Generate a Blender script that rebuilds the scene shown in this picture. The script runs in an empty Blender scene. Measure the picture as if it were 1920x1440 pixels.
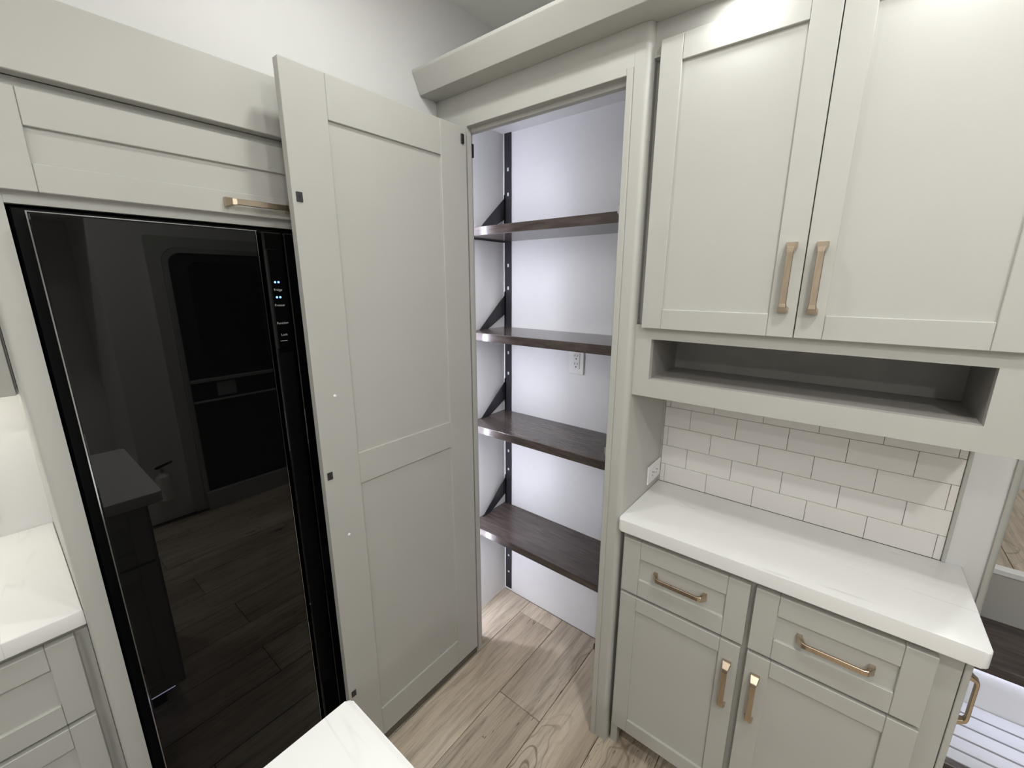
import bpy, bmesh, math, random
from mathutils import Vector, Matrix
random.seed(7)
SC = bpy.context.scene
COL = SC.collection

# ------------------------------------------------------------------ camera
cam_d = bpy.data.cameras.new('camera')
cam = bpy.data.objects.new('camera', cam_d); COL.objects.link(cam)
F_PX, PITCH, YAW = 788.8, math.radians(13.515), math.radians(38.746)
cam_d.sensor_fit = 'HORIZONTAL'; cam_d.sensor_width = 36.0
cam_d.lens = 36.0 * F_PX / 1920.0
cam_d.clip_start = 0.02
cam.location = (0.46275, -0.1091, 1.62619)
cam.rotation_euler = (math.pi / 2 - PITCH, 0.0, YAW)
SC.camera = cam

# ------------------------------------------------------------------ world, exposure
W = bpy.data.worlds.new('world'); SC.world = W; W.use_nodes = True
W.node_tree.nodes['Background'].inputs[0].default_value = (0.75, 0.8, 0.9, 1)
W.node_tree.nodes['Background'].inputs[1].default_value = 0.02
VS = SC.view_settings
VS.view_transform = 'Standard'; VS.look = 'None'; VS.gamma = 1.0; VS.use_curve_mapping = False
VS.exposure = 0.0
SC.cycles.diffuse_bounces = 8; SC.cycles.max_bounces = 14

# lamp strengths (the lamps themselves are built further down)
P_CEIL, P_PUCK = 6.5, 0.48
E_PANTRY, E_STAIR = 70.0, 28.0
WARM, COOL = (1.0, 0.995, 0.955), (0.84, 0.86, 1.0)

# ------------------------------------------------------------------ materials
def new_mat(name):
    m = bpy.data.materials.new(name); m.use_nodes = True
    nt = m.node_tree; b = nt.nodes['Principled BSDF']
    return m, nt, b
def lk(nt, a, b): nt.links.new(a, b)
def node(nt, t, **kw):
    n = nt.nodes.new(t)
    for k, v in kw.items(): setattr(n, k, v)
    return n
def coords(nt, scale=(1, 1, 1), kind='Object', rand=0.0):
    tc = node(nt, 'ShaderNodeTexCoord'); mp = node(nt, 'ShaderNodeMapping')
    mp.inputs['Scale'].default_value = scale
    lk(nt, tc.outputs[kind], mp.inputs['Vector'])
    if rand:
        oi = node(nt, 'ShaderNodeObjectInfo'); mu = node(nt, 'ShaderNodeMath', operation='MULTIPLY')
        lk(nt, oi.outputs['Random'], mu.inputs[0]); mu.inputs[1].default_value = rand
        lk(nt, mu.outputs[0], mp.inputs['Location'])
    return mp.outputs[0]
def noise(nt, vec, scale, detail=3.0, rough=0.5, dist=0.0):
    n = node(nt, 'ShaderNodeTexNoise')
    n.inputs['Scale'].default_value = scale; n.inputs['Detail'].default_value = detail
    n.inputs['Roughness'].default_value = rough; n.inputs['Distortion'].default_value = dist
    lk(nt, vec, n.inputs['Vector']); return n.outputs['Fac']
def ramp(nt, fac, stops):
    r = node(nt, 'ShaderNodeValToRGB'); e = r.color_ramp.elements
    while len(e) < len(stops): e.new(0.5)
    for el, (p, c) in zip(e, stops):
        el.position = p; el.color = (*c, 1) if len(c) == 3 else c
    lk(nt, fac, r.inputs[0]); return r.outputs[0]
def mixc(nt, fac, a, b, mode='MIX'):
    m = node(nt, 'ShaderNodeMix', data_type='RGBA', blend_type=mode)
    for s, v in ((m.inputs[0], fac), (m.inputs[6], a), (m.inputs[7], b)):
        if hasattr(v, 'is_linked'): lk(nt, v, s)
        elif isinstance(v, (int, float)): s.default_value = v
        else: s.default_value = (*v, 1)
    return m.outputs[2]
def bump(nt, b, h, strength, dist=0.001):
    n = node(nt, 'ShaderNodeBump'); n.inputs['Strength'].default_value = strength
    n.inputs['Distance'].default_value = dist
    lk(nt, h, n.inputs['Height']); lk(nt, n.outputs[0], b.inputs['Normal'])

def plain(name, col, rough=0.5, metal=0.0, var=0.05, scale=6.0, bmp=0.0, bscale=200.0, spec=0.5):
    m, nt, b = new_mat(name)
    v = coords(nt)
    n = noise(nt, v, scale, 2.0)
    c = ramp(nt, n, [(0.3, tuple(x * (1 - var) for x in col)), (0.7, tuple(min(1, x * (1 + var)) for x in col))])
    lk(nt, c, b.inputs['Base Color'])
    b.inputs['Roughness'].default_value = rough; b.inputs['Metallic'].default_value = metal
    b.inputs['Specular IOR Level'].default_value = spec
    if bmp: bump(nt, b, noise(nt, v, bscale, 2.0), bmp)
    return m
def emit(name, col, strength):
    m, nt, b = new_mat(name)
    b.inputs['Base Color'].default_value = (0.8, 0.8, 0.8, 1)
    b.inputs['Emission Color'].default_value = (*col, 1); b.inputs['Emission Strength'].default_value = strength
    return m

M = {}
M['paint'] = plain('greige cabinet paint', (0.478, 0.476, 0.446), 0.42, var=0.015, bmp=0.03, bscale=260)
M['wall'] = plain('white wall vinyl', (0.71, 0.71, 0.708), 0.55, var=0.012, bmp=0.10, bscale=420)
M['pantry_wall'] = plain('white pantry panel', (0.76, 0.76, 0.775), 0.40, var=0.01, bmp=0.04, bscale=300)
M['ceil'] = plain('grey white ceiling vinyl', (0.82, 0.82, 0.80), 0.6, var=0.01)
M['plastic'] = plain('white plastic', (0.82, 0.82, 0.82), 0.3, var=0.01)
M['slat'] = plain('pale grey tread laminate', (0.50, 0.50, 0.52), 0.4, var=0.03)
M['black_plastic'] = plain('black plastic', (0.012, 0.012, 0.013), 0.4, var=0.1)
M['black_metal'] = plain('black powder coated steel', (0.012, 0.011, 0.016), 0.45, var=0.2, bmp=0.05)
M['grey_hw'] = plain('grey plastic catch', (0.035, 0.032, 0.035), 0.45)
M['steel'] = plain('zinc steel', (0.75, 0.75, 0.74), 0.22, 1.0)
M['dark'] = plain('dark recess', (0.02, 0.018, 0.016), 0.7)
M['niche'] = plain('darker grey laminate', (0.29, 0.277, 0.262), 0.5, var=0.06, scale=14)
M['grout'] = plain('dark grout', (0.10, 0.088, 0.078), 0.9)
M['rubber'] = plain('olive brown rubber sweep', (0.11, 0.10, 0.08), 0.7)
M['fabric'] = plain('black entry door skin', (0.03, 0.03, 0.032), 0.5)
M['ext_body'] = plain('white extinguisher enamel', (0.72, 0.72, 0.70), 0.3)

def glossy_black():
    m, nt, b = new_mat('black refrigerator glass')
    v = coords(nt)
    lk(nt, ramp(nt, noise(nt, v, 3, 1), [(0, (0.0012, 0.0012, 0.0013)), (1, (0.0018, 0.0018, 0.0018))]), b.inputs['Base Color'])
    b.inputs['Roughness'].default_value = 0.015; b.inputs['IOR'].default_value = 1.52
    return m
M['glass_black'] = glossy_black()

def satin_black():
    m = plain('satin black refrigerator', (0.0015, 0.0015, 0.0018), 0.45, var=0.1, spec=0.12); return m
M['fridge_body'] = satin_black()
M['fridge_edge'] = plain('polished door edge', (0.55, 0.55, 0.56), 0.12, 1.0)

def bronze():
    m, nt, b = new_mat('brushed champagne bronze')
    v = coords(nt, (400, 30, 30))
    n = noise(nt, v, 1.0, 2)
    lk(nt, ramp(nt, n, [(0.2, (0.50, 0.405, 0.305)), (0.8, (0.64, 0.53, 0.415))]), b.inputs['Base Color'])
    b.inputs['Metallic'].default_value = 1.0; b.inputs['Roughness'].default_value = 0.27
    return m
M['bronze'] = bronze()

def quartz():
    m, nt, b = new_mat('white veined quartz')
    v = coords(nt, (1, 1, 1))
    mp = node(nt, 'ShaderNodeMapping'); mp.inputs['Rotation'].default_value = (0, 0, math.radians(12)); mp.inputs['Scale'].default_value = (0.9, 7.0, 0.4)
    lk(nt, v, mp.inputs[0])
    n = noise(nt, mp.outputs[0], 1.0, 3, 0.45, 0.25)
    a = node(nt, 'ShaderNodeMath', operation='SUBTRACT'); lk(nt, n, a.inputs[0]); a.inputs[1].default_value = 0.50
    ab = node(nt, 'ShaderNodeMath', operation='ABSOLUTE'); lk(nt, a.outputs[0], ab.inputs[0])
    base = ramp(nt, noise(nt, v, 3.0, 2), [(0.35, (0.86, 0.86, 0.855)), (0.6, (0.835, 0.835, 0.83))])
    line = ramp(nt, ab.outputs[0], [(0.0, (1, 1, 1)), (0.006, (0, 0, 0))])
    sel = ramp(nt, noise(nt, v, 4.5, 2), [(0.48, (0, 0, 0)), (0.66, (0.55, 0.55, 0.55))])
    c = mixc(nt, mixc(nt, 1.0, line, sel, 'MULTIPLY'), base, (0.52, 0.52, 0.52))
    lk(nt, c, b.inputs['Base Color']); b.inputs['Roughness'].default_value = 0.22
    return m
M['quartz'] = quartz()

def tile():
    m, nt, b = new_mat('off white ceramic tile')
    v = coords(nt, rand=20.0)
    n = noise(nt, v, 5, 2)
    c = ramp(nt, n, [(0.3, (0.765, 0.737, 0.715)), (0.7, (0.815, 0.787, 0.765))])
    oi = node(nt, 'ShaderNodeObjectInfo')
    c2 = mixc(nt, oi.outputs['Random'], c, (0.79, 0.77, 0.75))
    lk(nt, c2, b.inputs['Base Color']); b.inputs['Roughness'].default_value = 0.28
    bump(nt, b, noise(nt, v, 30, 2), 0.03)
    return m
M['tile'] = tile()

def dark_wood():
    m, nt, b = new_mat('dark stained wood')
    v = coords(nt, (3, 22, 22), rand=9.0)
    n = noise(nt, v, 3.0, 4, 0.6, 0.4)
    c = ramp(nt, n, [(0.25, (0.040, 0.031, 0.0285)), (0.55, (0.078, 0.061, 0.056)), (0.8, (0.116, 0.092, 0.084))])
    lk(nt, c, b.inputs['Base Color']); b.inputs['Roughness'].default_value = 0.20
    bump(nt, b, n, 0.02)
    return m
M['dark_wood'] = dark_wood()

def oak():
    m, nt, b = new_mat('weathered oak plank')
    tc = node(nt, 'ShaderNodeTexCoord'); oi = node(nt, 'ShaderNodeObjectInfo')
    off = node(nt, 'ShaderNodeMath', operation='MULTIPLY'); lk(nt, oi.outputs['Random'], off.inputs[0]); off.inputs[1].default_value = 37.0
    add = node(nt, 'ShaderNodeVectorMath', operation='ADD'); lk(nt, tc.outputs['Object'], add.inputs[0]); lk(nt, off.outputs[0], add.inputs[1])
    def mp(s):
        k = node(nt, 'ShaderNodeMapping'); k.inputs['Scale'].default_value = s; lk(nt, add.outputs[0], k.inputs[0]); return k.outputs[0]
    big = noise(nt, mp((5, 1.1, 1)), 1.0, 3, 0.55, 0.6)
    grain = noise(nt, mp((55, 3.5, 1)), 1.0, 5, 0.65, 0.5)
    fine = noise(nt, mp((220, 9, 1)), 1.0, 3, 0.6)
    c = ramp(nt, big, [(0.28, (0.36, 0.288, 0.215)), (0.5, (0.55, 0.46, 0.355)), (0.72, (0.68, 0.59, 0.475))])
    g = ramp(nt, grain, [(0.30, (0.52, 0.50, 0.48)), (0.52, (0.97, 0.97, 0.97)), (0.75, (1.12, 1.11, 1.10))])
    c = mixc(nt, 0.85, c, g, 'MULTIPLY')
    f = ramp(nt, fine, [(0.35, (0.86, 0.85, 0.84)), (0.6, (1.04, 1.04, 1.04))])
    c = mixc(nt, 0.7, c, f, 'MULTIPLY')
    # cathedral grain and knots
    vo = node(nt, 'ShaderNodeTexVoronoi'); vo.inputs['Scale'].default_value = 1.0
    warp = node(nt, 'ShaderNodeVectorMath', operation='ADD')
    wn = node(nt, 'ShaderNodeTexNoise'); wn.inputs['Scale'].default_value = 5.0; lk(nt, add.outputs[0], wn.inputs['Vector'])
    ws = node(nt, 'ShaderNodeVectorMath', operation='SCALE'); ws.inputs['Scale'].default_value = 0.5; lk(nt, wn.outputs['Color'], ws.inputs[0])
    lk(nt, mp((4.2, 1.25, 1)), warp.inputs[0]); lk(nt, ws.outputs[0], warp.inputs[1]); lk(nt, warp.outputs[0], vo.inputs['Vector'])
    d = vo.outputs['Distance']
    sn = node(nt, 'ShaderNodeMath', operation='MULTIPLY'); lk(nt, d, sn.inputs[0]); sn.inputs[1].default_value = 85.0
    si = node(nt, 'ShaderNodeMath', operation='SINE'); lk(nt, sn.outputs[0], si.inputs[0])
    ring = ramp(nt, si.outputs[0], [(0.0, (1, 1, 1)), (0.6, (1, 1, 1)), (1.0, (0.50, 0.46, 0.42))])
    rmask = ramp(nt, d, [(0.16, (1, 1, 1)), (0.36, (0, 0, 0))])
    c = mixc(nt, rmask, c, mixc(nt, 1.0, c, ring, 'MULTIPLY'))
    kmask = ramp(nt, d, [(0.03, (1, 1, 1)), (0.085, (0, 0, 0))])
    c = mixc(nt, kmask, c, (0.085, 0.062, 0.046))
    # thin drying cracks
    cr = noise(nt, mp((26, 1.3, 1)), 1.0, 3, 0.5, 1.2)
    s1 = node(nt, 'ShaderNodeMath', operation='SUBTRACT'); lk(nt, cr, s1.inputs[0]); s1.inputs[1].default_value = 0.44
    a1 = node(nt, 'ShaderNodeMath', operation='ABSOLUTE'); lk(nt, s1.outputs[0], a1.inputs[0])
    cm = ramp(nt, a1.outputs[0], [(0.0, (1, 1, 1)), (0.0075, (0, 0, 0))])
    cm2 = ramp(nt, noise(nt, mp((2.6, 0.9, 1)), 1.0, 1), [(0.50, (0, 0, 0)), (0.58, (1, 1, 1))])
    c = mixc(nt, mixc(nt, 1.0, cm, cm2, 'MULTIPLY'), c, (0.06, 0.044, 0.034))
    tone = node(nt, 'ShaderNodeMath', operation='MULTIPLY_ADD'); lk(nt, oi.outputs['Random'], tone.inputs[0]); tone.inputs[1].default_value = 0.22; tone.inputs[2].default_value = 0.92
    hsv = node(nt, 'ShaderNodeHueSaturation'); lk(nt, tone.outputs[0], hsv.inputs['Value']); lk(nt, c, hsv.inputs['Color'])
    hsv.inputs['Saturation'].default_value = 0.92
    lk(nt, hsv.outputs[0], b.inputs['Base Color']); b.inputs['Roughness'].default_value = 0.48
    bump(nt, b, grain, 0.08)
    return m
M['oak'] = oak()
M['lamp'] = emit('lamp lens', WARM, 9.0)
M['led_cool'] = emit('cool LED tape', COOL, E_PANTRY)
M['led_stair'] = emit('stair LED tape', (0.78, 0.82, 1.0), E_STAIR)
M['led_toe'] = emit('toe kick LED tape', (0.70, 0.72, 1.0), 5.0)
M['led_under'] = emit('warm LED tape', (1.0, 0.97, 0.86), 22.0)
M['indicator'] = emit('blue white indicator', (0.10, 0.26, 1.0), 1.8)
M['print'] = plain('pale grey print', (0.45, 0.45, 0.45), 0.5)
M['window'] = plain('dark window glass', (0.004, 0.005, 0.008), 0.03)
M['alu'] = plain('ribbed aluminium', (0.42, 0.42, 0.43), 0.35, 0.3)

# ------------------------------------------------------------------ mesh helpers
class MB:
    def __init__(s): s.v = []; s.f = []
    def add(s, verts, faces):
        o = len(s.v); s.v += [tuple(q) for q in verts]; s.f += [tuple(i + o for i in f) for f in faces]; return s
    def from_bm(s, bm):
        bm.verts.index_update()
        s.add([v.co[:] for v in bm.verts], [[v.index for v in f.verts] for f in bm.faces]); bm.free(); return s
    def box(s, x0, x1, y0, y1, z0, z1, bev=0.0, seg=1):
        bm = bmesh.new(); bmesh.ops.create_cube(bm, size=1.0)
        for v in bm.verts:
            v.co = ((x0 + x1) / 2 + v.co.x * (x1 - x0), (y0 + y1) / 2 + v.co.y * (y1 - y0), (z0 + z1) / 2 + v.co.z * (z1 - z0))
        if bev:
            bmesh.ops.bevel(bm, geom=list(bm.edges), offset=bev, segments=seg, affect='EDGES', profile=0.5)
        return s.from_bm(bm)
    def prism(s, pts, a0, a1, axis='x', bev=0.0, seg=1):
        # pts: polygon in the two remaining axes (order y,z / x,z / x,y)
        def P(p, a): return {'x': (a, p[0], p[1]), 'y': (p[0], a, p[1]), 'z': (p[0], p[1], a)}[axis]
        bm = bmesh.new()
        A = [bm.verts.new(P(p, a0)) for p in pts]; B = [bm.verts.new(P(p, a1)) for p in pts]
        n = len(pts)
        bm.faces.new(A); bm.faces.new(B[::-1])
        for i in range(n): bm.faces.new((A[i], B[i], B[(i + 1) % n], A[(i + 1) % n]))
        bmesh.ops.recalc_face_normals(bm, faces=bm.faces)
        if bev: bmesh.ops.bevel(bm, geom=list(bm.edges), offset=bev, segments=seg, affect='EDGES', profile=0.5)
        return s.from_bm(bm)
    def cyl(s, c, r, h, axis='z', n=24, r2=None, bev=0.0):
        bm = bmesh.new()
        bmesh.ops.create_cone(bm, cap_ends=True, segments=n, radius1=r, radius2=r if r2 is None else r2, depth=h)
        if bev: bmesh.ops.bevel(bm, geom=[e for e in bm.edges if len({round(v.co.z, 6) for v in e.verts}) == 1], offset=bev, segments=2, affect='EDGES', profile=0.5)
        R = {'z': Matrix.Identity(4), 'x': Matrix.Rotation(math.pi / 2, 4, 'Y'), 'y': Matrix.Rotation(math.pi / 2, 4, 'X')}[axis]
        bmesh.ops.transform(bm, matrix=Matrix.Translation(c) @ R, verts=bm.verts)
        return s.from_bm(bm)
    def lathe(s, c, prof, n=24):
        vs = []; fs = []
        for r, z in prof:
            for k in range(n):
                a = 2 * math.pi * k / n; vs.append((c[0] + r * math.cos(a), c[1] + r * math.sin(a), c[2] + z))
        for i in range(len(prof) - 1):
            for k in range(n):
                fs.append((i * n + k, i * n + (k + 1) % n, (i + 1) * n + (k + 1) % n, (i + 1) * n + k))
        fs.append(tuple(range(n))[::-1]); fs.append(tuple((len(prof) - 1) * n + k for k in range(n)))
        return s.add(vs, fs)

WPOS = {}
def mesh_from(mb, smooth=False, name='mesh'):
    xs, ys, zs = zip(*mb.v)
    c = Vector(((min(xs) + max(xs)) / 2, (min(ys) + max(ys)) / 2, (min(zs) + max(zs)) / 2))
    me = bpy.data.meshes.new(name)
    me.from_pydata([(Vector(v) - c)[:] for v in mb.v], [], mb.f); me.update()
    if smooth:
        me.polygons.foreach_set('use_smooth', [True] * len(me.polygons)); me.set_sharp_from_angle(angle=math.radians(34))
    return me, c
def place(name, me, c, parent=None):
    o = bpy.data.objects.new(name, me); COL.objects.link(o)
    WPOS[o] = Vector(c)
    if parent is not None:
        o.parent = parent; o.location = Vector(c) - WPOS[parent]
    else: o.location = c
    return o
def obj(name, mb, mat, parent=None, smooth=False):
    me, c = mesh_from(mb, smooth, name)
    me.materials.append(M[mat]); return place(name, me, c, parent)
def tag(o, label, cat=None, group=None, kind=None):
    o['label'] = label
    if cat: o['category'] = cat
    if group: o['group'] = group
    if kind: o['kind'] = kind
    return o
def thing(name, loc, label, cat, group=None):
    o = bpy.data.objects.new(name, None); COL.objects.link(o); o.location = loc; o.empty_display_size = 0.1
    WPOS[o] = Vector(loc); return tag(o, label, cat, group)
def struct(name, mb, mat, label, cat, smooth=False):
    return tag(obj(name, mb, mat, None, smooth), label, cat, None, 'structure')
def B(*a, **k): return MB().box(*a, **k)

# local frames: (u right, w outwards from the face, z up) -> world
FACE_Y = lambda u, w, z, p: (u, p - w, z)            # faces -Y at plane y = p
FACE_X = lambda u, w, z, p: (p + w, u, z)            # faces +X at plane x = p
def mapped(mb, fn, p):
    out = MB(); out.v = [fn(v[0], v[1], v[2], p) for v in mb.v]
    out.f = [f[::-1] for f in mb.f] if fn is FACE_Y else [f for f in mb.f]
    return out
def fbox(fn, p, u0, u1, w0, w1, z0, z1, bev=0.0, seg=1): return mapped(B(u0, u1, w0, w1, z0, z1, bev=bev, seg=seg), fn, p)

def handle_mesh(fn, p, u, z, L, vertical, w0=0.0):
    """bar pull: flared square feet, sloped necks, flat bar; starts at (u, z) and runs L up or along u"""
    outer = [(0, 0), (0, .009), (.0115, .026), (.020, .0285), (L - .020, .0285), (L - .0115, .026), (L, .009), (L, 0)]
    inner = [(.0115, 0), (.0115, .0055), (.0175, .0205), (.0235, .0225), (L - .0235, .0225), (L - .0175, .0205), (L - .0115, .0055), (L - .0115, 0)]
    hw = [.0108, .0108, .0078, .0068, .0068, .0078, .0108, .0108]
    mb = MB(); vs = []
    for (s, h), (s2, h2), k in zip(outer, inner, hw):
        for (a, b) in ((s, h), (s2, h2)):
            for t in (-k, k):
                vs.append((u + t, w0 + b, z + a) if vertical else (u + a, w0 + b, z + t))
    fs = []
    for i in range(len(outer) - 1):
        o = 4 * i; q = o + 4
        fs += [(o, o + 1, q + 1, q), (o + 2, q + 2, q + 3, o + 3), (o, q, q + 2, o + 2), (o + 1, o + 3, q + 3, q + 1)]
    fs += [(0, 2, 3, 1), (28, 29, 31, 30)]
    mb.add(vs, fs)
    mb = mapped(mb, fn, p)
    bm = bmesh.new(); V = [bm.verts.new(v) for v in mb.v]
    for f in mb.f: bm.faces.new([V[i] for i in f])
    bmesh.ops.recalc_face_normals(bm, faces=bm.faces)
    bmesh.ops.bevel(bm, geom=list(bm.edges), offset=0.0009, segments=1, affect='EDGES')
    return MB().from_bm(bm)

def shaker(parent, name, fn, p, u0, u1, z0, z1, su, rt, rb, thick=0.02, recess=0.0075, su2=None):
    """shaker front: recessed panel (the part) with stiles and rails as its pieces; p is the front plane"""
    su2 = su if su2 is None else su2
    o = obj(name, fbox(fn, p, u0 + .006, u1 - .006, -thick + .003, -recess, z0 + .006, z1 - .006), 'paint', parent)
    obj('stile', fbox(fn, p, u0, u0 + su, -thick, 0, z0, z1, bev=.0012), 'paint', o)
    obj('stile', fbox(fn, p, u1 - su2, u1, -thick, 0, z0, z1, bev=.0012), 'paint', o)
    obj('rail', fbox(fn, p, u0 + su + .0005, u1 - su2 - .0005, -thick, 0, z1 - rt, z1, bev=.0012), 'paint', o)
    obj('rail', fbox(fn, p, u0 + su + .0005, u1 - su2 - .0005, -thick, 0, z0, z0 + rb, bev=.0012), 'paint', o)
    return o
def handle(parent, *a, **k):
    h = obj('handle', handle_mesh(*a, **k), 'bronze', parent); h['label'] = 'champagne bronze bar pull'; return h

# ------------------------------------------------------------------ key planes (metres)
YP = 1.0300          # pantry face
YN = 1.0511          # hutch face frame
YH = 1.0321          # upper door fronts
YD = 1.0249          # lower drawer fronts
YC = 1.0120          # countertop front edge
YB = 1.3536          # tile face
YK = 1.4180          # pantry back wall
XW = -0.7950         # white wall above the refrigerator
XF = -0.7670         # refrigerator surround face
XG = -0.7400         # refrigerator door face
XPR = -0.0149        # pantry side panel (outer)
ZSOF, ZCEIL = 2.2437, 2.585
XR = 1.60            # entry wall

# ------------------------------------------------------------------ setting: floor
fl = struct('floor', B(-1.46, 2.45, -2.6, 1.60, -0.10, -0.0130), 'grout', 'weathered oak plank floor with thin dark joints', 'floor')
PW, PL = 0.1990, 1.218
def plank_mesh(w, l):
    me, c = mesh_from(B(-w / 2, w / 2, -l / 2, l / 2, -0.0128, 0.0, bev=0.0013), name='plank'); me.materials.append(M['oak']); return me
full = plank_mesh(PW - .0024, PL - .0024)
k0 = -4
for k in range(-4, 16):
    xa = -0.640 + (k - 0) * PW
    xb = xa + PW
    if k == -1: j = 0.62
    elif k == 0: j = 1.329
    elif k == 1: j = 0.938
    elif k == 2: j = 0.42
    elif k == 3: j = 0.70
    else: j = 0.938 + ((k * 0.47) % 1.0) * PL - 0.35
    xc = (xa + xb) / 2
    ymax = 1.417 if xb < 0.0 else (1.360 if xc < 0.83 else (1.466 if xc < XR else .355))
    y = j - 4 * PL
    while y < ymax:
        y0, y1 = max(y, -2.5), min(y + PL, ymax)
        if y1 - y0 > 0.02:
            me = full if abs(y1 - y0 - PL) < 1e-6 else plank_mesh(PW - .0024, y1 - y0 - .0024)
            place('plank', me, (xc, (y0 + y1) / 2, -0.0064), fl)
        y += PL

# ------------------------------------------------------------------ setting: walls, ceiling
struct('ceiling', B(-1.46, XR + .1, -2.6, 3.0, ZCEIL, ZCEIL + .05), 'ceil', 'pale grey vinyl ceiling above the crown and white wall', 'ceiling')
struct('wall_left', B(XW - .10, XW, -2.5, YP + .019, 2.02, ZCEIL).box(XW - .10, XW, YP + .019, 1.52, ZSOF + .001, ZCEIL), 'wall', 'white upper wall above the refrigerator surround', 'wall')
struct('wall_alcove', B(-1.46, -1.3576, -2.5, 1.0, 0, 2.02), 'wall', 'white wall behind the bright side countertop and refrigerator', 'wall')
struct('ceiling_alcove', B(-1.46, XW, -2.5, 1.0, 2.02, 2.06), 'wall', 'low white ceiling over the refrigerator alcove', 'ceiling')
struct('wall_pantry_left', B(-0.91, -0.8111, YP + .02, 1.52, 0, ZSOF - .002), 'pantry_wall', 'white left wall inside the open pantry', 'wall')
struct('wall_pantry_back', B(-0.8111, -0.034, YK, 1.52, 0, ZSOF - .002), 'pantry_wall', 'glossy white back wall inside the open pantry', 'wall')
struct('ceiling_pantry', B(-0.8111, -0.034, YP + .022, YK, ZSOF - .004, ZSOF + .02), 'pantry_wall', 'white panel ceiling inside the open pantry', 'ceiling')
wb = struct('wall_back', B(-0.034, 0.815, 1.3605, 1.52, 0, ZCEIL), 'grout', 'wall of off-white subway tiles behind the hutch countertop', 'wall')
struct('wall_back_upper', B(-0.90, 0.815, 1.3585, 1.5205, ZSOF + .03, ZCEIL), 'wall', 'white wall above the hutch crown', 'wall')
struct('wall_stair_end', B(0.7445, 0.815, 1.3537, 1.3604, 0.0, ZSOF), 'wall', 'narrow white wall strip between tiles and stairwell', 'wall')
struct('wall_right', B(XR, XR + .1, .36, 3.0, 0, ZCEIL).box(XR, XR + .1, -2.5, .36, 2.03, ZCEIL), 'wall', 'white side wall holding the entry door', 'wall')
struct('wall_added_recess', B(2.35, 2.45, -2.5, .36, 0, 2.03).box(XR + .1, 2.45, .36, .46, 0, 2.03), 'wall', 'white walls of an added unlit recess darkening the refrigerator reflection', 'wall')  # added recess, left unlit so the refrigerator glass reflects a dark area
struct('ceiling_added_recess', B(XR + .1, 2.45, -2.5, .36, 2.03, 2.08), 'wall', 'low white ceiling shading the added recess', 'ceiling')  # low lid keeps room light out of the added recess
struct('wall_front', B(-1.46, 2.45, -2.6, -2.5, 0, ZCEIL), 'wall', 'plain white end wall opposite the pantry', 'wall')
struct('wall_landing', B(0.84, XR + .1, 2.95, 3.0, 0, ZCEIL), 'wall', 'white wall beyond the upper landing', 'wall')
# tiles, each its own piece of the back wall
TW, TH, G = 0.1428, 0.0714, 0.0011
rows = [(0.9144, 0.9840), (0.9840, 1.0560), (1.0560, 1.1280), (1.1280, 1.2000), (1.2000, 1.2714), (1.2714, 1.3060)]
cache = {}
for r, (za, zb) in enumerate(rows):
    x = (0.0065 if r % 2 == 0 else 0.0780) - TW
    while x < 0.737:
        xa, xb = max(x, -0.0095), min(x + TW, 0.7365)
        if xb - xa > 0.006:
            key = (round(xb - xa, 4), round(zb - za, 4))
            if key not in cache:
                me, c = mesh_from(B(xa + G / 2, xb - G / 2, YB, 1.3605, za + G / 2, zb - G / 2, bev=.0007), name='tile')
                me.materials.append(M['tile']); cache[key] = me
            place('tile', cache[key], ((xa + xb) / 2, (YB + 1.3605) / 2, (za + zb) / 2), wb)
        x += TW
struct('trim_1', B(0.7368, 0.7445, YB - .006, 1.3604, 0.9155, 1.306, bev=.001), 'paint', 'greige edge strip closing the tiles beside the white wall strip', 'trim')
struct('trim_2', B(-0.0148, -0.0097, YB - .002, 1.3604, 0.9155, 1.306), 'paint', 'thin greige strip between tiles and pantry side panel', 'trim')
# rounded post trim at the stairwell corner
def rounded(x0, x1, y0, y1, r, left=False, n=7):
    """plan polygon of a post; the front (low y) right or left corner is round"""
    pts = []
    if left:
        pts += [(x0 + r - r * math.sin(a), y0 + r - r * math.cos(a)) for a in [math.pi / 2 * (1 - i / n) for i in range(n + 1)]]
        pts += [(x1, y0), (x1, y1), (x0, y1)]
    else:
        pts += [(x0, y0)]
        pts += [(x1 - r + r * math.sin(a), y0 + r - r * math.cos(a)) for a in [math.pi / 2 * i / n for i in range(n + 1)]]
        pts += [(x1, y1), (x0, y1)]
    return pts
struct('trim_3', MB().prism(rounded(0.815, 0.8295, 1.346, 1.52, .010), 0, ZCEIL, 'z'), 'paint', 'greige rounded corner trim at the stairwell opening', 'trim', True)

# crown moulding over pantry and hutch
crown = [(0.9571, ZSOF), (0.9281, 2.3028), (0.9281, 2.312), (1.3580, 2.312), (1.3580, ZSOF)]
struct('trim_4', MB().prism(crown, -0.7943, 0.815, 'x', bev=.0012), 'paint', 'wide greige crown with flat soffit over pantry and upper cabinets', 'crown moulding')

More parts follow.
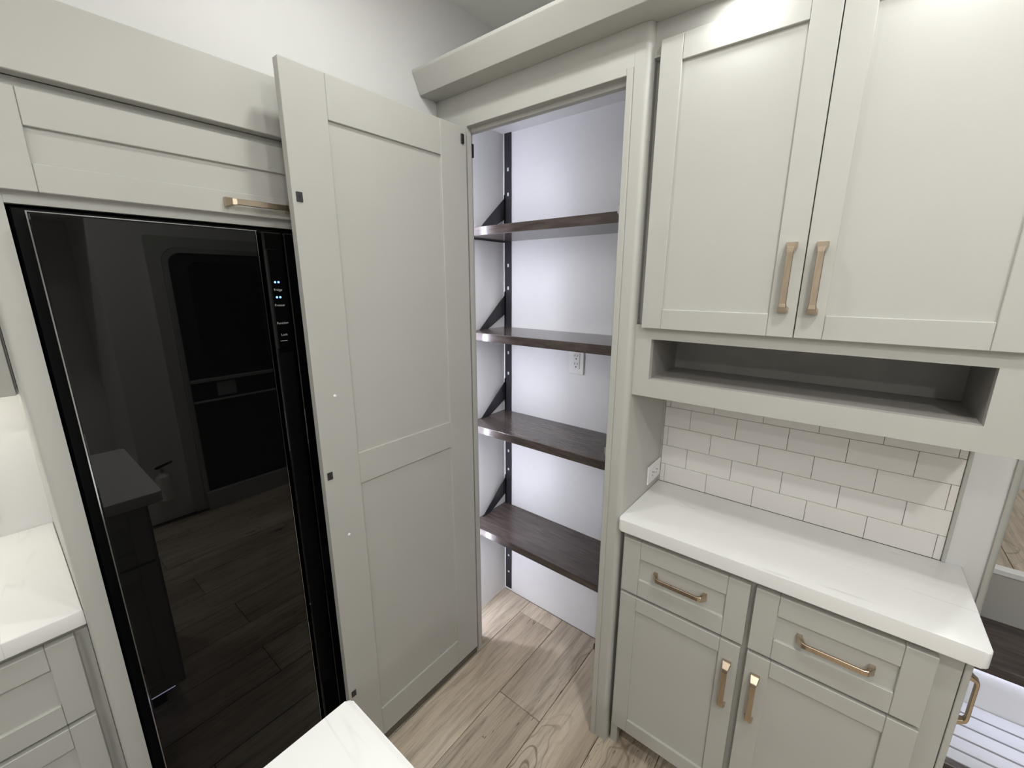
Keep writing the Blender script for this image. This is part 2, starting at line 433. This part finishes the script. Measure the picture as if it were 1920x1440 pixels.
# ------------------------------------------------------------------ staircase up to the landing
st = thing('staircase', (1.2, 1.467, 0), 'short staircase of dark treads and white risers beyond the base cabinet', 'staircase')
SX0, SX1 = 0.8297, XR
obj('riser', B(SX0, SX1, 1.485, 1.497, 0, 0.196), 'wall', st)
obj('tread', B(SX0, SX1, 1.497, 1.772, 0.168, 0.2050), 'dark', st)
edges = [1.487, 1.5375, 1.594, 1.652, 1.7125, 1.772]
for a, b in zip(edges[:-1], edges[1:]):
    obj('slat', B(SX0, SX1, a + .0034, b - .0034, 0.2052, 0.2200, bev=.001), 'slat', st)['label'] = 'pale grooved tread board'
obj('nosing', B(SX0, SX1, 1.462, 1.4868, 0.186, 0.2200, bev=.002), 'dark_wood', st)
obj('riser', B(SX0, SX1, 1.772, 1.785, 0.2050, 0.395), 'plastic', st)
obj('tread', B(SX0, SX1, 1.716, 2.0, 0.396, 0.430, bev=.002), 'dark_wood', st)
obj('riser', B(SX0, SX1, 2.0, 2.014, 0.396, 0.612), 'paint', st)
obj('nosing', B(SX0, SX1, 1.992, 2.03, 0.613, 0.634, bev=.002), 'plastic', st)
ld = struct('floor_landing', B(SX0, SX1, 2.014, 2.95, 0.56, 0.612), 'grout', 'oak plank floor of the upper landing above the stairs', 'floor')
for k in range(4):
    xa = SX0 if k == 0 else 1.042 + (k - 1) * PW
    xb = min(1.042 + k * PW, SX1)
    y0 = 2.031
    for y1 in ((2.55, 2.949) if k % 2 else (2.36, 2.949)):
        place('plank', plank_mesh(xb - xa - .0016, y1 - y0 - .0016), ((xa + xb) / 2, (y0 + y1) / 2, 0.6270), ld); y0 = y1
ls = tag(obj('led_strip', B(SX0 + .02, SX1 - .02, 1.760, 1.770, 0.388, 0.3955), 'led_stair'), 'cool white LED strip under the dark stair tread', 'light strip')

# ------------------------------------------------------------------ pantry cabinet
pc = thing('pantry_cabinet', (-0.4, YP, 0), 'tall greige pantry cabinet with its shaker door standing open', 'cabinet')
XO0, XO1, ZO = -0.6464, -0.0757, 2.1376          # opening
obj('stile', B(-0.7943, XO0, YP, YP + .020, 0, ZSOF - .0005), 'paint', pc)
obj('header', B(XO0, XO1 + .0182, YP, YP + .020, ZO, ZSOF - .0005), 'paint', pc)
obj('stile', B(XO1, XO1 + .0180, YP, YP + .020, 0, ZO - .0003), 'paint', pc)
tr = obj('opening_trim', B(XO1 + .0002, XO1 + .0178, YP - .004, YP, 0.002, ZO + .017, bev=.0012), 'paint', pc)
obj('opening_trim', B(XO0, XO1, YP - .004, YP, ZO + .0002, ZO + .017, bev=.0012), 'paint', pc)
obj('corner_post', MB().prism(rounded(-0.0572, XPR, YP, YP + .040, .017), 0, ZSOF - .0005, 'z'), 'paint', pc, True)
obj('side_panel', B(-0.0338, XPR, YP + .0402, 1.3600, 0, ZSOF - .0005), 'paint', pc)
# stop strips and jamb liners behind the face frame
obj('jamb_liner', B(-0.6920, -0.6840, YP + .0202, YP + .064, 0.0, ZO + .05), 'paint', pc)
obj('stop', B(-0.6838, XO1 + .017, YP + .0202, YP + .040, ZO - .0125, ZO + .03), 'paint', pc)
obj('stop', B(XO1 + .001, XO1 + .017, YP + .0202, YP + .060, 0.0, ZO - .013), 'paint', pc)
# catches on the right side of the opening
for zc, m_ in ((1.826, 'steel'), (1.105, 'steel'), (0.349, 'black_plastic')):
    mb = B(XO1 - .0130, XO1 + .001, YP + .021, YP + .034, zc - .016, zc + .016, bev=.001).box(XO1 - .0180, XO1 - .0130, YP + .024, YP + .031, zc - .011, zc + .011, bev=.001)
    obj('catch', mb, m_, pc)
obj('hinge', B(-0.6838, -0.6740, YP + .040, YP + .062, 2.060, 2.104, bev=.001), 'black_plastic', pc)
# the open door, hinged at the left of the opening and swung towards the refrigerator
DX = -0.6370; DT = 0.0235; DY0, DY1, DZ0, DZ1 = 0.4130, 1.0150, 0.0388, 2.1283
dr = obj('door', fbox(FACE_X, DX, DY0 + .006, DY1 - .006, -DT + .006, -.006, DZ0 + .006, DZ1 - .006), 'paint', pc)
dr['label'] = 'open two-panel shaker door'
def dfr(name, a, b, c, d): return obj(name, fbox(FACE_X, DX, a, b, -DT, 0, c, d, bev=.0012), 'paint', dr)
dfr('stile', DY0, 0.5240, DZ0, DZ1); dfr('stile', 0.8995, DY1, DZ0, DZ1)
dfr('rail', 0.5244, 0.8991, 2.0240, DZ1); dfr('rail', 0.5244, 0.8991, 1.0290, 1.1280); dfr('rail', 0.5244, 0.8991, DZ0, 0.1550)
for zc in (1.831, 1.089, 0.313):
    p_ = obj('strike_plate', fbox(FACE_X, DX, .4215, .4375, 0, .0025, zc - .0115, zc + .0115, bev=.001).add(*(lambda m: (m.v, m.f))(fbox(FACE_X, DX, .429, .434, .0025, .0045, zc - .004, zc + .004))), 'grey_hw', dr)
obj('hinge_plate', fbox(FACE_X, DX, .989, 1.0005, 0, .006, 2.077, 2.106, bev=.001), 'black_plastic', dr)
for yc, zc in ((.4685, 1.318), (.4695, .881)):
    obj('screw', mapped(MB().lathe((0, 0, 0), [(.0048, 0), (.0044, .0012), (.002, .002)], 12), lambda u, w, z, p: (DX + z, yc + u, zc + w), 0), 'plastic', dr)  # chrome screws; the pale plastic colour stands in for their shine
obj('sweep', fbox(FACE_X, DX, DY0 + .004, DY1 - .004, -.020, -.001, .010, DZ0 - .0040), 'rubber', dr)
tag(obj('led_strip', B(-0.786, -0.778, YP + .0205, YP + .0265, .06, 2.20), 'led_cool'), 'cool white vertical LED strip behind the pantry stile', 'light strip')

# shelves on slotted rail
SH = [1.8380, 1.4264, 1.0206, 0.5203]
ordn = ['topmost dark wood shelf in the open pantry', 'second dark wood pantry shelf from the top, above the wall outlet', 'third dark wood pantry shelf from the top, below the wall outlet', 'lowest dark wood pantry shelf, above the oak floor']
for i, z in enumerate(SH):
    t = thing('pantry_shelf', (-0.42, 1.30, z - .033), ordn[i], 'shelf', 'shelves in the open pantry')
    bd = obj('board', B(-0.8095, -0.0355, 1.1537, YK - .001, z - .033, z, bev=.0016), 'dark_wood', t)
    X0, X1 = -0.7985, -0.7955
    br = MB().prism([(1.4128, z + .150), (1.4128, z + .062), (1.290, z + .0005), (1.236, z + .0005)], X0, X1, 'x')
    br.prism([(1.4128, z + .165), (1.405, z + .158), (1.405, z + .0005), (1.4128, z + .0005)], X0, X1, 'x')
    obj('bracket', br, 'black_metal', t)['label'] = 'black steel strut bracket'
    obj('support_arm', B(-0.7985, -0.7925, 1.19, 1.404, z - .0385, z - .0332), 'black_metal', t)
# slotted upright: real slots between two side strips
rl = MB(); RX0, RX1, RY0, RY1 = -0.8010, -0.7640, 1.4130, 1.4165
slots = [0.115 + 0.0992 * k for k in range(21)]
for i, z in enumerate(SH):
    slots = [s for s in slots if not (z - .05 < s < z + .13)]
xa, xb = -0.7895, -0.7765
rl.box(RX0, xa, RY0, RY1, 0.016, 2.240); rl.box(xb, RX1, RY0, RY1, 0.016, 2.240)
zz = 0.016
for s in slots: rl.box(xa, xb, RY0, RY1, zz, s - .0075); zz = s + .0075
rl.box(xa, xb, RY0, RY1, zz, 2.240)
rail = tag(obj('shelf_rail', rl, 'black_metal'), 'black slotted steel upright in the pantry corner', 'shelf rail')

# ------------------------------------------------------------------ outlets
def outlet(fn, p, u, z, horiz, label, hw=.035, hh=.0575):
    t = thing('wall_outlet', fn(u, 0, z - (hw if horiz else hh), p), label, 'outlet')
    def bx(u0, u1, w0, w1, z0, z1, bev=0.0):
        if horiz: return fbox(fn, p, u - z1, u - z0, w0, w1, z + u0, z + u1, bev)
        return fbox(fn, p, u + u0, u + u1, w0, w1, z + z0, z + z1, bev)
    pl = obj('cover_plate', bx(-hw, hw, 0.0003, .0065, -hh, hh, .0025), 'plastic', t)
    obj('receptacle', bx(-.0168, .0168, .0065, .0085, -.0335, .0335, .0012), 'plastic', t)
    for s in (-.0165, .0175):
        for d in (-.0065, .0065): obj('slot', bx(d - .0012, d + .0012, .0085, .0088, s + .001, s + .0095), 'black_plastic', t)
        obj('slot', bx(-.0024, .0024, .0085, .0088, s - .0105, s - .0055), 'black_plastic', t)
outlet(FACE_Y, YK, -.4125, 1.3085, False, 'white duplex wall outlet on the pantry back wall under a shelf')
outlet(FACE_X, XPR, 1.2895, 0.9735, True, 'white sideways outlet on the pantry side panel above the hutch countertop', .034, .059)
outlet(FACE_X, -1.3576, -0.2385, 1.0200, False, 'white outlet on the wall above the bright side countertop', .055, .0575)

# ------------------------------------------------------------------ hutch: upper cabinet
uc = thing('upper_cabinet', (0.38, YN, 1.3062), 'greige two-door upper cabinet with an open niche below its doors', 'cabinet')
UX0, UX1 = -0.0147, 0.775
NX0, NX1, NZ0, NZ1, NY = 0.0323, 0.6886, 1.3586, 1.4727, 1.2778
obj('face_frame', B(UX0, NX0, YN, YN + .02, 1.3062, 1.512), 'paint', uc)
obj('face_frame', B(UX0, NX0, YN, YN + .02, 2.168, ZSOF - .0005), 'paint', uc)
obj('face_frame', B(UX0, NX0, YN + .022, YN + .04, 1.5122, 2.1678), 'paint', uc)
obj('face_frame', B(NX1, UX1, YN, YN + .02, 1.3062, ZSOF - .0005), 'paint', uc)
obj('face_frame', B(NX0, NX1, YN, YN + .02, 1.3062, NZ0), 'paint', uc)
obj('face_frame', B(NX0, NX1, YN, YN + .02, NZ1, 1.520), 'paint', uc)
obj('face_frame', B(NX0, NX1, YN, YN + .02, 2.150, ZSOF - .0005), 'paint', uc)
ni = MB(); ni.box(NX0 - .012, NX1 + .012, YN + .02, NY, NZ0 - .012, NZ0); ni.box(NX0 - .012, NX1 + .012, YN + .02, NY, NZ1, NZ1 + .012)
ni.box(NX0 - .012, NX0, YN + .02, NY, NZ0, NZ1); ni.box(NX1, NX1 + .012, YN + .02, NY, NZ0, NZ1); ni.box(NX0 - .012, NX1 + .012, NY, NY + .012, NZ0 - .012, NZ1 + .012)
obj('niche', ni, 'niche', uc)['label'] = 'open shelf niche'
obj('bottom_panel', B(UX0, UX1, YN + .02, YB - .008, 1.3090, 1.3210), 'paint', uc)
obj('end_panel', B(UX1 - .016, UX1 - .0005, YN + .02, 1.3480, 1.3210, ZSOF - .0005), 'paint', uc)
d1 = shaker(uc, 'door', FACE_Y, YH, 0.0076, 0.3623, 1.5047, 2.1935, .0530, .0556, .0522)
d2 = shaker(uc, 'door', FACE_Y, YH, 0.3643, 0.7190, 1.5047, 2.1935, .0515, .0556, .0522)
handle(d1, FACE_Y, YH, 0.3365, 1.5610, .152, True)
handle(d2, FACE_Y, YH, 0.3915, 1.5590, .152, True)

# ------------------------------------------------------------------ hutch: base cabinet and top
bc = thing('base_cabinet', (0.37, YP + .02, 0), 'greige base cabinet with two drawers over two doors under white quartz', 'cabinet')
BF = 1.0500
ff = [(-0.0060, 0.0180, 0.0, .8755), (0.3460, 0.3825, 0.098, .8755), (0.6980, 0.7535, 0.0, .8755)]
for a, b, c, d in ff: obj('face_frame', B(a, b, BF, BF + .02, c, d), 'paint', bc)
for a, b in ((.0182, .3458), (.3827, .6978)):
    for c, d in ((.835, .8755), (.635, .685), (.098, .135)): obj('face_frame', B(a, b, BF, BF + .02, c, d), 'paint', bc)
obj('side_panel', B(-0.0060, 0.0060, BF + .0202, 1.3600, 0, .8755), 'paint', bc)
obj('side_panel', B(0.7425, 0.7543, BF + .0202, 1.3490, 0, .8755), 'paint', bc)
obj('bottom_panel', B(0.0062, 0.7423, BF + .0202, 1.3600, .098, .110), 'paint', bc)
obj('toe_kick', B(0.0062, 0.7423, BF + .075, BF + .087, 0, .0978), 'dark_wood', bc)
w1 = shaker(bc, 'drawer', FACE_Y, YD, 0.0050, 0.3575, .6642, .8528, .0535, .0570, .0590)
w2 = shaker(bc, 'drawer', FACE_Y, YD, 0.3705, 0.7127, .6642, .8528, .0530, .0570, .0590)
v1 = shaker(bc, 'door', FACE_Y, YD, 0.0050, 0.3550, .1090, .6535, .0515, .0470, .0540)
v2 = shaker(bc, 'door', FACE_Y, YD, 0.3715, 0.7127, .1090, .6535, .0550, .0470, .0540)
handle(w1, FACE_Y, YD, .1045, .7590, .152, False, w0=-.0075)
handle(w2, FACE_Y, YD, .4700, .7570, .152, False, w0=-.0075)
handle(v1, FACE_Y, YD, .3290, .4440, .152, True)
handle(v2, FACE_Y, YD, .3990, .4440, .152, True)
ed = shaker(bc, 'end_door', FACE_X, 0.7660, 1.0470, 1.3380, .1090, .8600, .0520, .0520, .0520, thick=.0112, recess=.0035)
handle(ed, FACE_X, 0.7660, 1.1020, .6600, .138, True)

def slab(name, x0, x1, y0, y1, z0, z1, label, cat='countertop', r=.012, corners=()):
    n = 6; pts = []
    for cx, cy, sx, sy in ((x0, y0, 1, 1), (x1, y0, -1, 1), (x1, y1, -1, -1), (x0, y1, 1, -1)):
        if (cx, cy) in corners:
            a0 = {(1, 1): math.pi, (-1, 1): 1.5 * math.pi, (-1, -1): 0, (1, -1): .5 * math.pi}[(sx, sy)]
            pts += [(cx + sx * r + r * math.cos(a0 + math.pi / 2 * i / n), cy + sy * r + r * math.sin(a0 + math.pi / 2 * i / n)) for i in range(n + 1)]
        else: pts.append((cx, cy))
    bm = bmesh.new()
    A = [bm.verts.new((*p, z0)) for p in pts]; Bt = [bm.verts.new((*p, z1)) for p in pts]; m = len(pts)
    bm.faces.new(A[::-1]); bm.faces.new(Bt)
    for i in range(m): bm.faces.new((A[i], A[(i + 1) % m], Bt[(i + 1) % m], Bt[i]))
    hor = [e for e in bm.edges if abs(e.verts[0].co.z - e.verts[1].co.z) < 1e-6]
    bmesh.ops.bevel(bm, geom=hor, offset=.0032, segments=3, affect='EDGES', profile=.5)
    return tag(obj(name, MB().from_bm(bm), 'quartz', None, True), label, cat)
slab('countertop', XPR + .0006, 0.7775, YC, 1.3535, .8758, .9150, 'white quartz hutch countertop with faint grey veins', corners=((0.7775, YC), (XPR + .0006, YC)))

# ------------------------------------------------------------------ refrigerator surround
fc = thing('refrigerator_surround', (XF - .3, 0.36, 0), 'greige surround with a flip-up door and deep fascia over the black refrigerator', 'cabinet')
YFL, YPL, ZFO = -0.0479, -0.0878, 1.7684
obj('side_panel', MB().prism([(x, y) for x, y in [(XF, YFL), (XF - .59, YFL), (XF - .59, YPL)]] + [(XF - .010 + .010 * math.sin(a), YPL + .010 - .010 * math.cos(a)) for a in [math.pi / 2 * i / 6 for i in range(7)]], 0, 1.9840, 'z'), 'paint', fc, True)
obj('face_frame', B(XF - .02, XF, YFL + .0002, 0.86, ZFO, 1.9838), 'paint', fc)
obj('face_frame', B(XF - .02, XF, 0.79, 0.86, 0, ZFO - .0002), 'paint', fc)
obj('top_panel', B(XF - .58, XF - .0202, YFL + .0002, 0.86, ZFO + .0205, ZFO + .033), 'paint', fc)
fas = obj('fascia', MB().prism([(-0.7660, 1.9845), (-0.7345, 1.9845), (-0.7390, 2.1210), (-0.7660, 2.1210)], -1.9, 0.90, 'y', bev=.0015), 'paint', fc)
fd = shaker(fc, 'flip_door', FACE_X, XF + .0195, -0.0700, 0.80, 1.7895, 1.9640, .0680, .0625, .0500)
handle(fd, FACE_X, XF + .0195, .3000, 1.8140, .152, False)

# ------------------------------------------------------------------ refrigerator
rf = thing('refrigerator', (-1.05, 0.36, 0), 'black glass refrigerator with blue indicator lights beside the open pantry door', 'refrigerator')
obj('body', B(-1.34, -0.7750, YFL + .004, 0.785, .02, ZFO - .004, bev=.003), 'fridge_body', rf)
for yy in (0.03, 0.70): obj('foot', MB().cyl((-.85, yy, .0105), .022, .021), 'black_plastic', rf)
ZB, ZT = 0.1000, 1.7530
ld_ = obj('door', fbox(FACE_X, XG, -0.0240, 0.3600, -.0345, 0, ZB, ZT, bev=.003, seg=2), 'glass_black', rf)
for a, b, c, d in ((-0.0262, -0.0240, ZB, ZT), (-0.0262, 0.3622, ZT, ZT + .0018), (0.3602, 0.3612, ZB, ZT)):
    e_ = obj('edge_trim', fbox(FACE_X, XG, a, b, -.020, -.0015 if a < 0 else -.003, c, d), 'fridge_edge' , ld_)
obj('handle_column', fbox(FACE_X, XG, 0.3720, 0.4235, -.0345, -.004, ZB, ZT, bev=.003, seg=2), 'glass_black', rf)
cp = obj('control_panel', fbox(FACE_X, XG, 0.3745, 0.4205, -.004, -.0005, 1.452, 1.712, bev=.0012), 'glass_black', rf)
for zc in (1.628, 1.589):
    for yc in (0.3905, 0.3990):
        obj('indicator_light', mapped(MB().cyl((0, 0, 0), .0026, .0012, 'y', 12), lambda u, w, z, p: (XG + .0003, yc + u, zc + z), 0), 'indicator', cp)
def lettering(txt, y, z, size, parent):
    cu = bpy.data.curves.new('lettering', 'FONT'); cu.body = txt; cu.size = size; cu.align_x = 'CENTER'
    ob = bpy.data.objects.new('tmp', cu); COL.objects.link(ob); bpy.context.view_layer.update()
    me = bpy.data.meshes.new_from_object(ob.evaluated_get(bpy.context.evaluated_depsgraph_get()))
    bpy.data.objects.remove(ob); bpy.data.curves.remove(cu)
    for v in me.vertices: v.co = (v.co.z + XG + .0001, y + v.co.x, z + v.co.y)
    mb = MB().add([v.co[:] for v in me.vertices], [tuple(p.vertices) for p in me.polygons]); bpy.data.meshes.remove(me)
    obj('lettering', mb, 'print', parent)
lettering('Fridge', .3955, 1.6055, .0085, cp); lettering('Freezer', .3960, 1.5655, .0085, cp)
lettering('Function', .3970, 1.5180, .0085, cp); lettering('Lock', .3975, 1.4865, .0085, cp)
obj('underline', fbox(FACE_X, XG, .386, .404, -.0005, 0, 1.4720, 1.4729), 'print', cp)
obj('handle_recess', fbox(FACE_X, XG, 0.3780, 0.4180, -.004, -.0015, 0.32, 1.440, bev=.0012), 'fridge_body', rf)
obj('door', fbox(FACE_X, XG, 0.4260, 0.7800, -.0345, -.002, ZB, ZT, bev=.003, seg=2), 'glass_black', rf)
obj('kick_grille', fbox(FACE_X, XG, YFL + .01, 0.78, -.034, -.02, .025, .095), 'fridge_body', rf)

# ------------------------------------------------------------------ side counter left of the refrigerator
lb = thing('base_cabinet', (-1.08, -0.9, 0), 'greige drawer base cabinet beside the refrigerator under a bright countertop', 'cabinet')
LX = -0.8200; LY0 = -1.70; LY1 = YPL - .0008
for a, b, c, d in ((-.150, LY1, .10, .8755), (-.80, -.76, .10, .8755), (-1.70, -1.66, .10, .8755)): obj('face_frame', B(LX - .02, LX, a, b, c, d), 'paint', lb)
for c, d in ((.835, .8755), (.625, .655), (.385, .415), (.10, .14)):
    obj('face_frame', B(LX - .02, LX, -.7598, -.1502, c, d), 'paint', lb); obj('face_frame', B(LX - .02, LX, -1.6598, -.8002, c, d), 'paint', lb)
obj('side_panel', B(-1.355, LX - .0202, LY1 - .012, LY1, 0, .8755), 'paint', lb); obj('side_panel', B(-1.355, LX - .0202, LY0, LY0 + .012, 0, .8755), 'paint', lb)
obj('toe_kick', B(LX - .08, LX - .07, LY0 + .013, LY1 - .013, 0, .10), 'dark_wood', lb)
for z0, z1 in ((.6440, .8530), (.4020, .6320), (.1150, .3900)):
    for y0, y1 in ((-.785, -.1110), (-1.675, -.795)):
        q_ = shaker(lb, 'drawer', FACE_X, LX + .0200, y0, y1, z0, z1, .0460, .0570, .0550)
        handle(q_, FACE_X, LX + .0200, (y0 + y1) / 2 - .076, (z0 + z1) / 2, .152, False, w0=-.0075)
slab('countertop', -1.3570, -0.7868, LY0 - .005, LY1, .8758, .9150, 'bright white quartz countertop left of the refrigerator')
lu = thing('upper_cabinet', (-1.2, -0.6, 1.365), 'greige upper cabinet hanging over the bright side countertop', 'cabinet')
obj('body', B(-1.3570, -1.0800, -1.1, LY1, 1.3650, 1.984), 'paint', lu)
for a, b in ((-.585, LY1 - .004), (-1.095, -.590)):
    q_ = shaker(lu, 'door', FACE_X, -1.0600, a, b, 1.3660, 1.974, .0530, .0550, .0530)
tag(obj('led_strip', B(-1.24, -1.22, -1.0, -.14, 1.3560, 1.3648), 'led_under'), 'warm LED strip under the upper cabinet by the side countertop', 'light strip')

# ------------------------------------------------------------------ island
ic = thing('island_cabinet', (0.18, -0.6, 0), 'greige island cabinet under a white quartz top with a rounded corner', 'cabinet')
obj('body', B(-.090, .450, -1.35, .135, .10, .8755), 'paint', ic)
obj('toe_kick', B(-.03, .39, -1.30, .075, 0, .0998), 'dark_wood', ic)
for y0, y1 in ((-.60, .125), (-1.34, -.61)):
    for z0, z1 in ((.66, .865), (.115, .65)):
        shaker(ic, 'drawer' if z0 > .5 else 'door', lambda u, w, z, p: (p - w, u, z), -.1110, y0, y1, z0, z1, .05, .05, .05)
slab('island_countertop', -0.1315, .4900, -1.40, 0.1745, .8758, .9150, 'white quartz island countertop with a rounded corner facing the pantry', corners=((-0.1315, 0.1745), (.4900, 0.1745)), r=.010)

tag(obj('led_strip', B(-.086, -.078, -1.2, .10, .0915, .0990), 'led_toe'), 'cool LED strip under the island cabinet', 'light strip')

# ------------------------------------------------------------------ entry door and extinguisher (mirrored in the refrigerator)
dw = MB()
EX = XR - .012
d_ = struct('door_1', B(XR - .030, XR - .002, .700, 1.330, .02, 1.82), 'fabric', 'dark entry door with a window and light threshold', 'door')
def fr(name, pts, mat, t0, t1):
    return obj(name, MB().prism(pts, XR - t1, XR - t0, 'x', bev=.002), mat, d_)
def rrect(y0, y1, z0, z1, r, n=6):
    out = []
    for cy, cz, a0 in ((y1 - r, z1 - r, 0), (y0 + r, z1 - r, math.pi / 2), (y0 + r, z0 + r, math.pi), (y1 - r, z0 + r, 1.5 * math.pi)):
        out += [(cy + r * math.cos(a0 + math.pi / 2 * i / n), cz + r * math.sin(a0 + math.pi / 2 * i / n)) for i in range(n + 1)]
    return out
def ring(o, i, x0, x1):
    mb = MB(); n = len(o); vs = [(x0, *p) for p in o] + [(x0, *p) for p in i] + [(x1, *p) for p in o] + [(x1, *p) for p in i]
    fs = []
    for k in range(n):
        j = (k + 1) % n
        fs += [(k, j, n + j, n + k), (2 * n + k, 3 * n + k, 3 * n + j, 2 * n + j), (k, 2 * n + k, 2 * n + j, j), (n + k, n + j, 3 * n + j, 3 * n + k)]
    return mb.add(vs, fs)
obj('frame', ring(rrect(.676, 1.354, .0, 1.85, .09), rrect(.702, 1.328, .025, 1.818, .075), XR - .045, XR - .002), 'alu', d_)
obj('casing', ring(rrect(.600, 1.430, -.0005 + .001, 1.92, .02), rrect(.674, 1.356, .0008, 1.852, .09), XR - .018, XR - .0005), 'paint', d_)
obj('window', MB().prism(rrect(.805, 1.225, 1.01, 1.765, .06), XR - .036, XR - .031, 'x'), 'window', d_)
obj('grab_bar', B(XR - .060, XR - .0305, .705, 1.325, .945, .968, bev=.003), 'alu', d_)
obj('handle_rail', B(XR - .055, XR - .0305, .705, 1.325, .800, .812, bev=.003), 'alu', d_)
obj('light_panel', B(XR - .034, XR - .0302, .86, .98, .83, .93), 'alu', d_)
obj('threshold', B(XR - .075, XR - .0455, .680, 1.350, .0, .140, bev=.003), 'alu', d_)
fe = thing('fire_extinguisher', (XR - .06, .455, .17), 'small white fire extinguisher on the wall beside the entry door', 'fire extinguisher')
ctr = (XR - .065, .455, .18)
obj('cylinder', MB().lathe(ctr, [(.030, 0), (.042, .012), (.043, .03), (.043, .15), (.036, .178), (.018, .192), (.014, .205)]), 'ext_body', fe, True)
obj('valve', MB().lathe((ctr[0], ctr[1], ctr[2] + .2051), [(.014, 0), (.014, .02), (.010, .028)], 16), 'steel', fe, True)
obj('lever', MB().prism([(.42, .418), (.435, .4135), (.52, .440), (.52, .448), (.43, .428)], XR - .073, XR - .057, 'x'), 'black_plastic', fe)
obj('bracket', B(XR - .022, XR - .0005, .425, .485, .22, .30, bev=.002), 'black_metal', fe)

# ------------------------------------------------------------------ lamps
def area(name, loc, size, power, col, parent, spread=math.pi):
    l = bpy.data.lights.new(name, 'AREA'); l.shape = 'DISK'; l.size = size; l.energy = power; l.color = col; l.spread = spread
    o = bpy.data.objects.new(name, l); COL.objects.link(o); o.parent = parent; o.location = Vector(loc) - WPOS[parent]
    return o
spots = [(-.30, .56, .58, 'round ceiling downlight in front of the pantry'), (.62, .42, 1.1, 'round ceiling downlight in front of the hutch'),
         (-.30, -.95, .5, 'round ceiling downlight over the side countertop aisle'), (.65, -.95, .5, 'round ceiling downlight over the island'),
         (1.25, -.30, 2.2, 'added round fill downlight near the entry door'), (1.25, -1.7, 2.7, 'added round fill downlight by the end wall'),  # unseen fill lamps, added to lift door fronts, floor and tiles
         (1.25, 2.45, 1.2, 'added round downlight brightening the upper landing')]  # unseen lamp, added to brighten the landing planks and stair tread
for x, y, pw, lab in spots:
    t = thing('ceiling_light', (x, y, ZCEIL - .012), lab, 'ceiling light', 'ceiling downlights')
    obj('bezel', MB().lathe((x, y, ZCEIL - .012), [(.058, 0), (.062, .004), (.062, .0118)]), 'plastic', t, True)
    obj('lens', MB().cyl((x, y, ZCEIL - .0132), .050, .002), 'lamp', t)
    area('lamp', (x, y, ZCEIL - .016), .10, P_CEIL * pw, WARM, t)
for x, lab in ((.19, 'small puck light in the soffit over the left upper door'), (.535, 'small puck light in the soffit over the right upper door')):
    t = thing('puck_light', (x, .995, ZSOF - .006), lab, 'puck light', 'soffit puck lights')
    obj('bezel', MB().lathe((x, .995, ZSOF - .006), [(.030, 0), (.032, .002), (.032, .0058)]), 'plastic', t, True)
    obj('lens', MB().cyl((x, .995, ZSOF - .0069), .024, .0015), 'lamp', t)
    area('lamp', (x, .995, ZSOF - .009), .046, P_PUCK, (1.0, 1.0, 1.0), t)
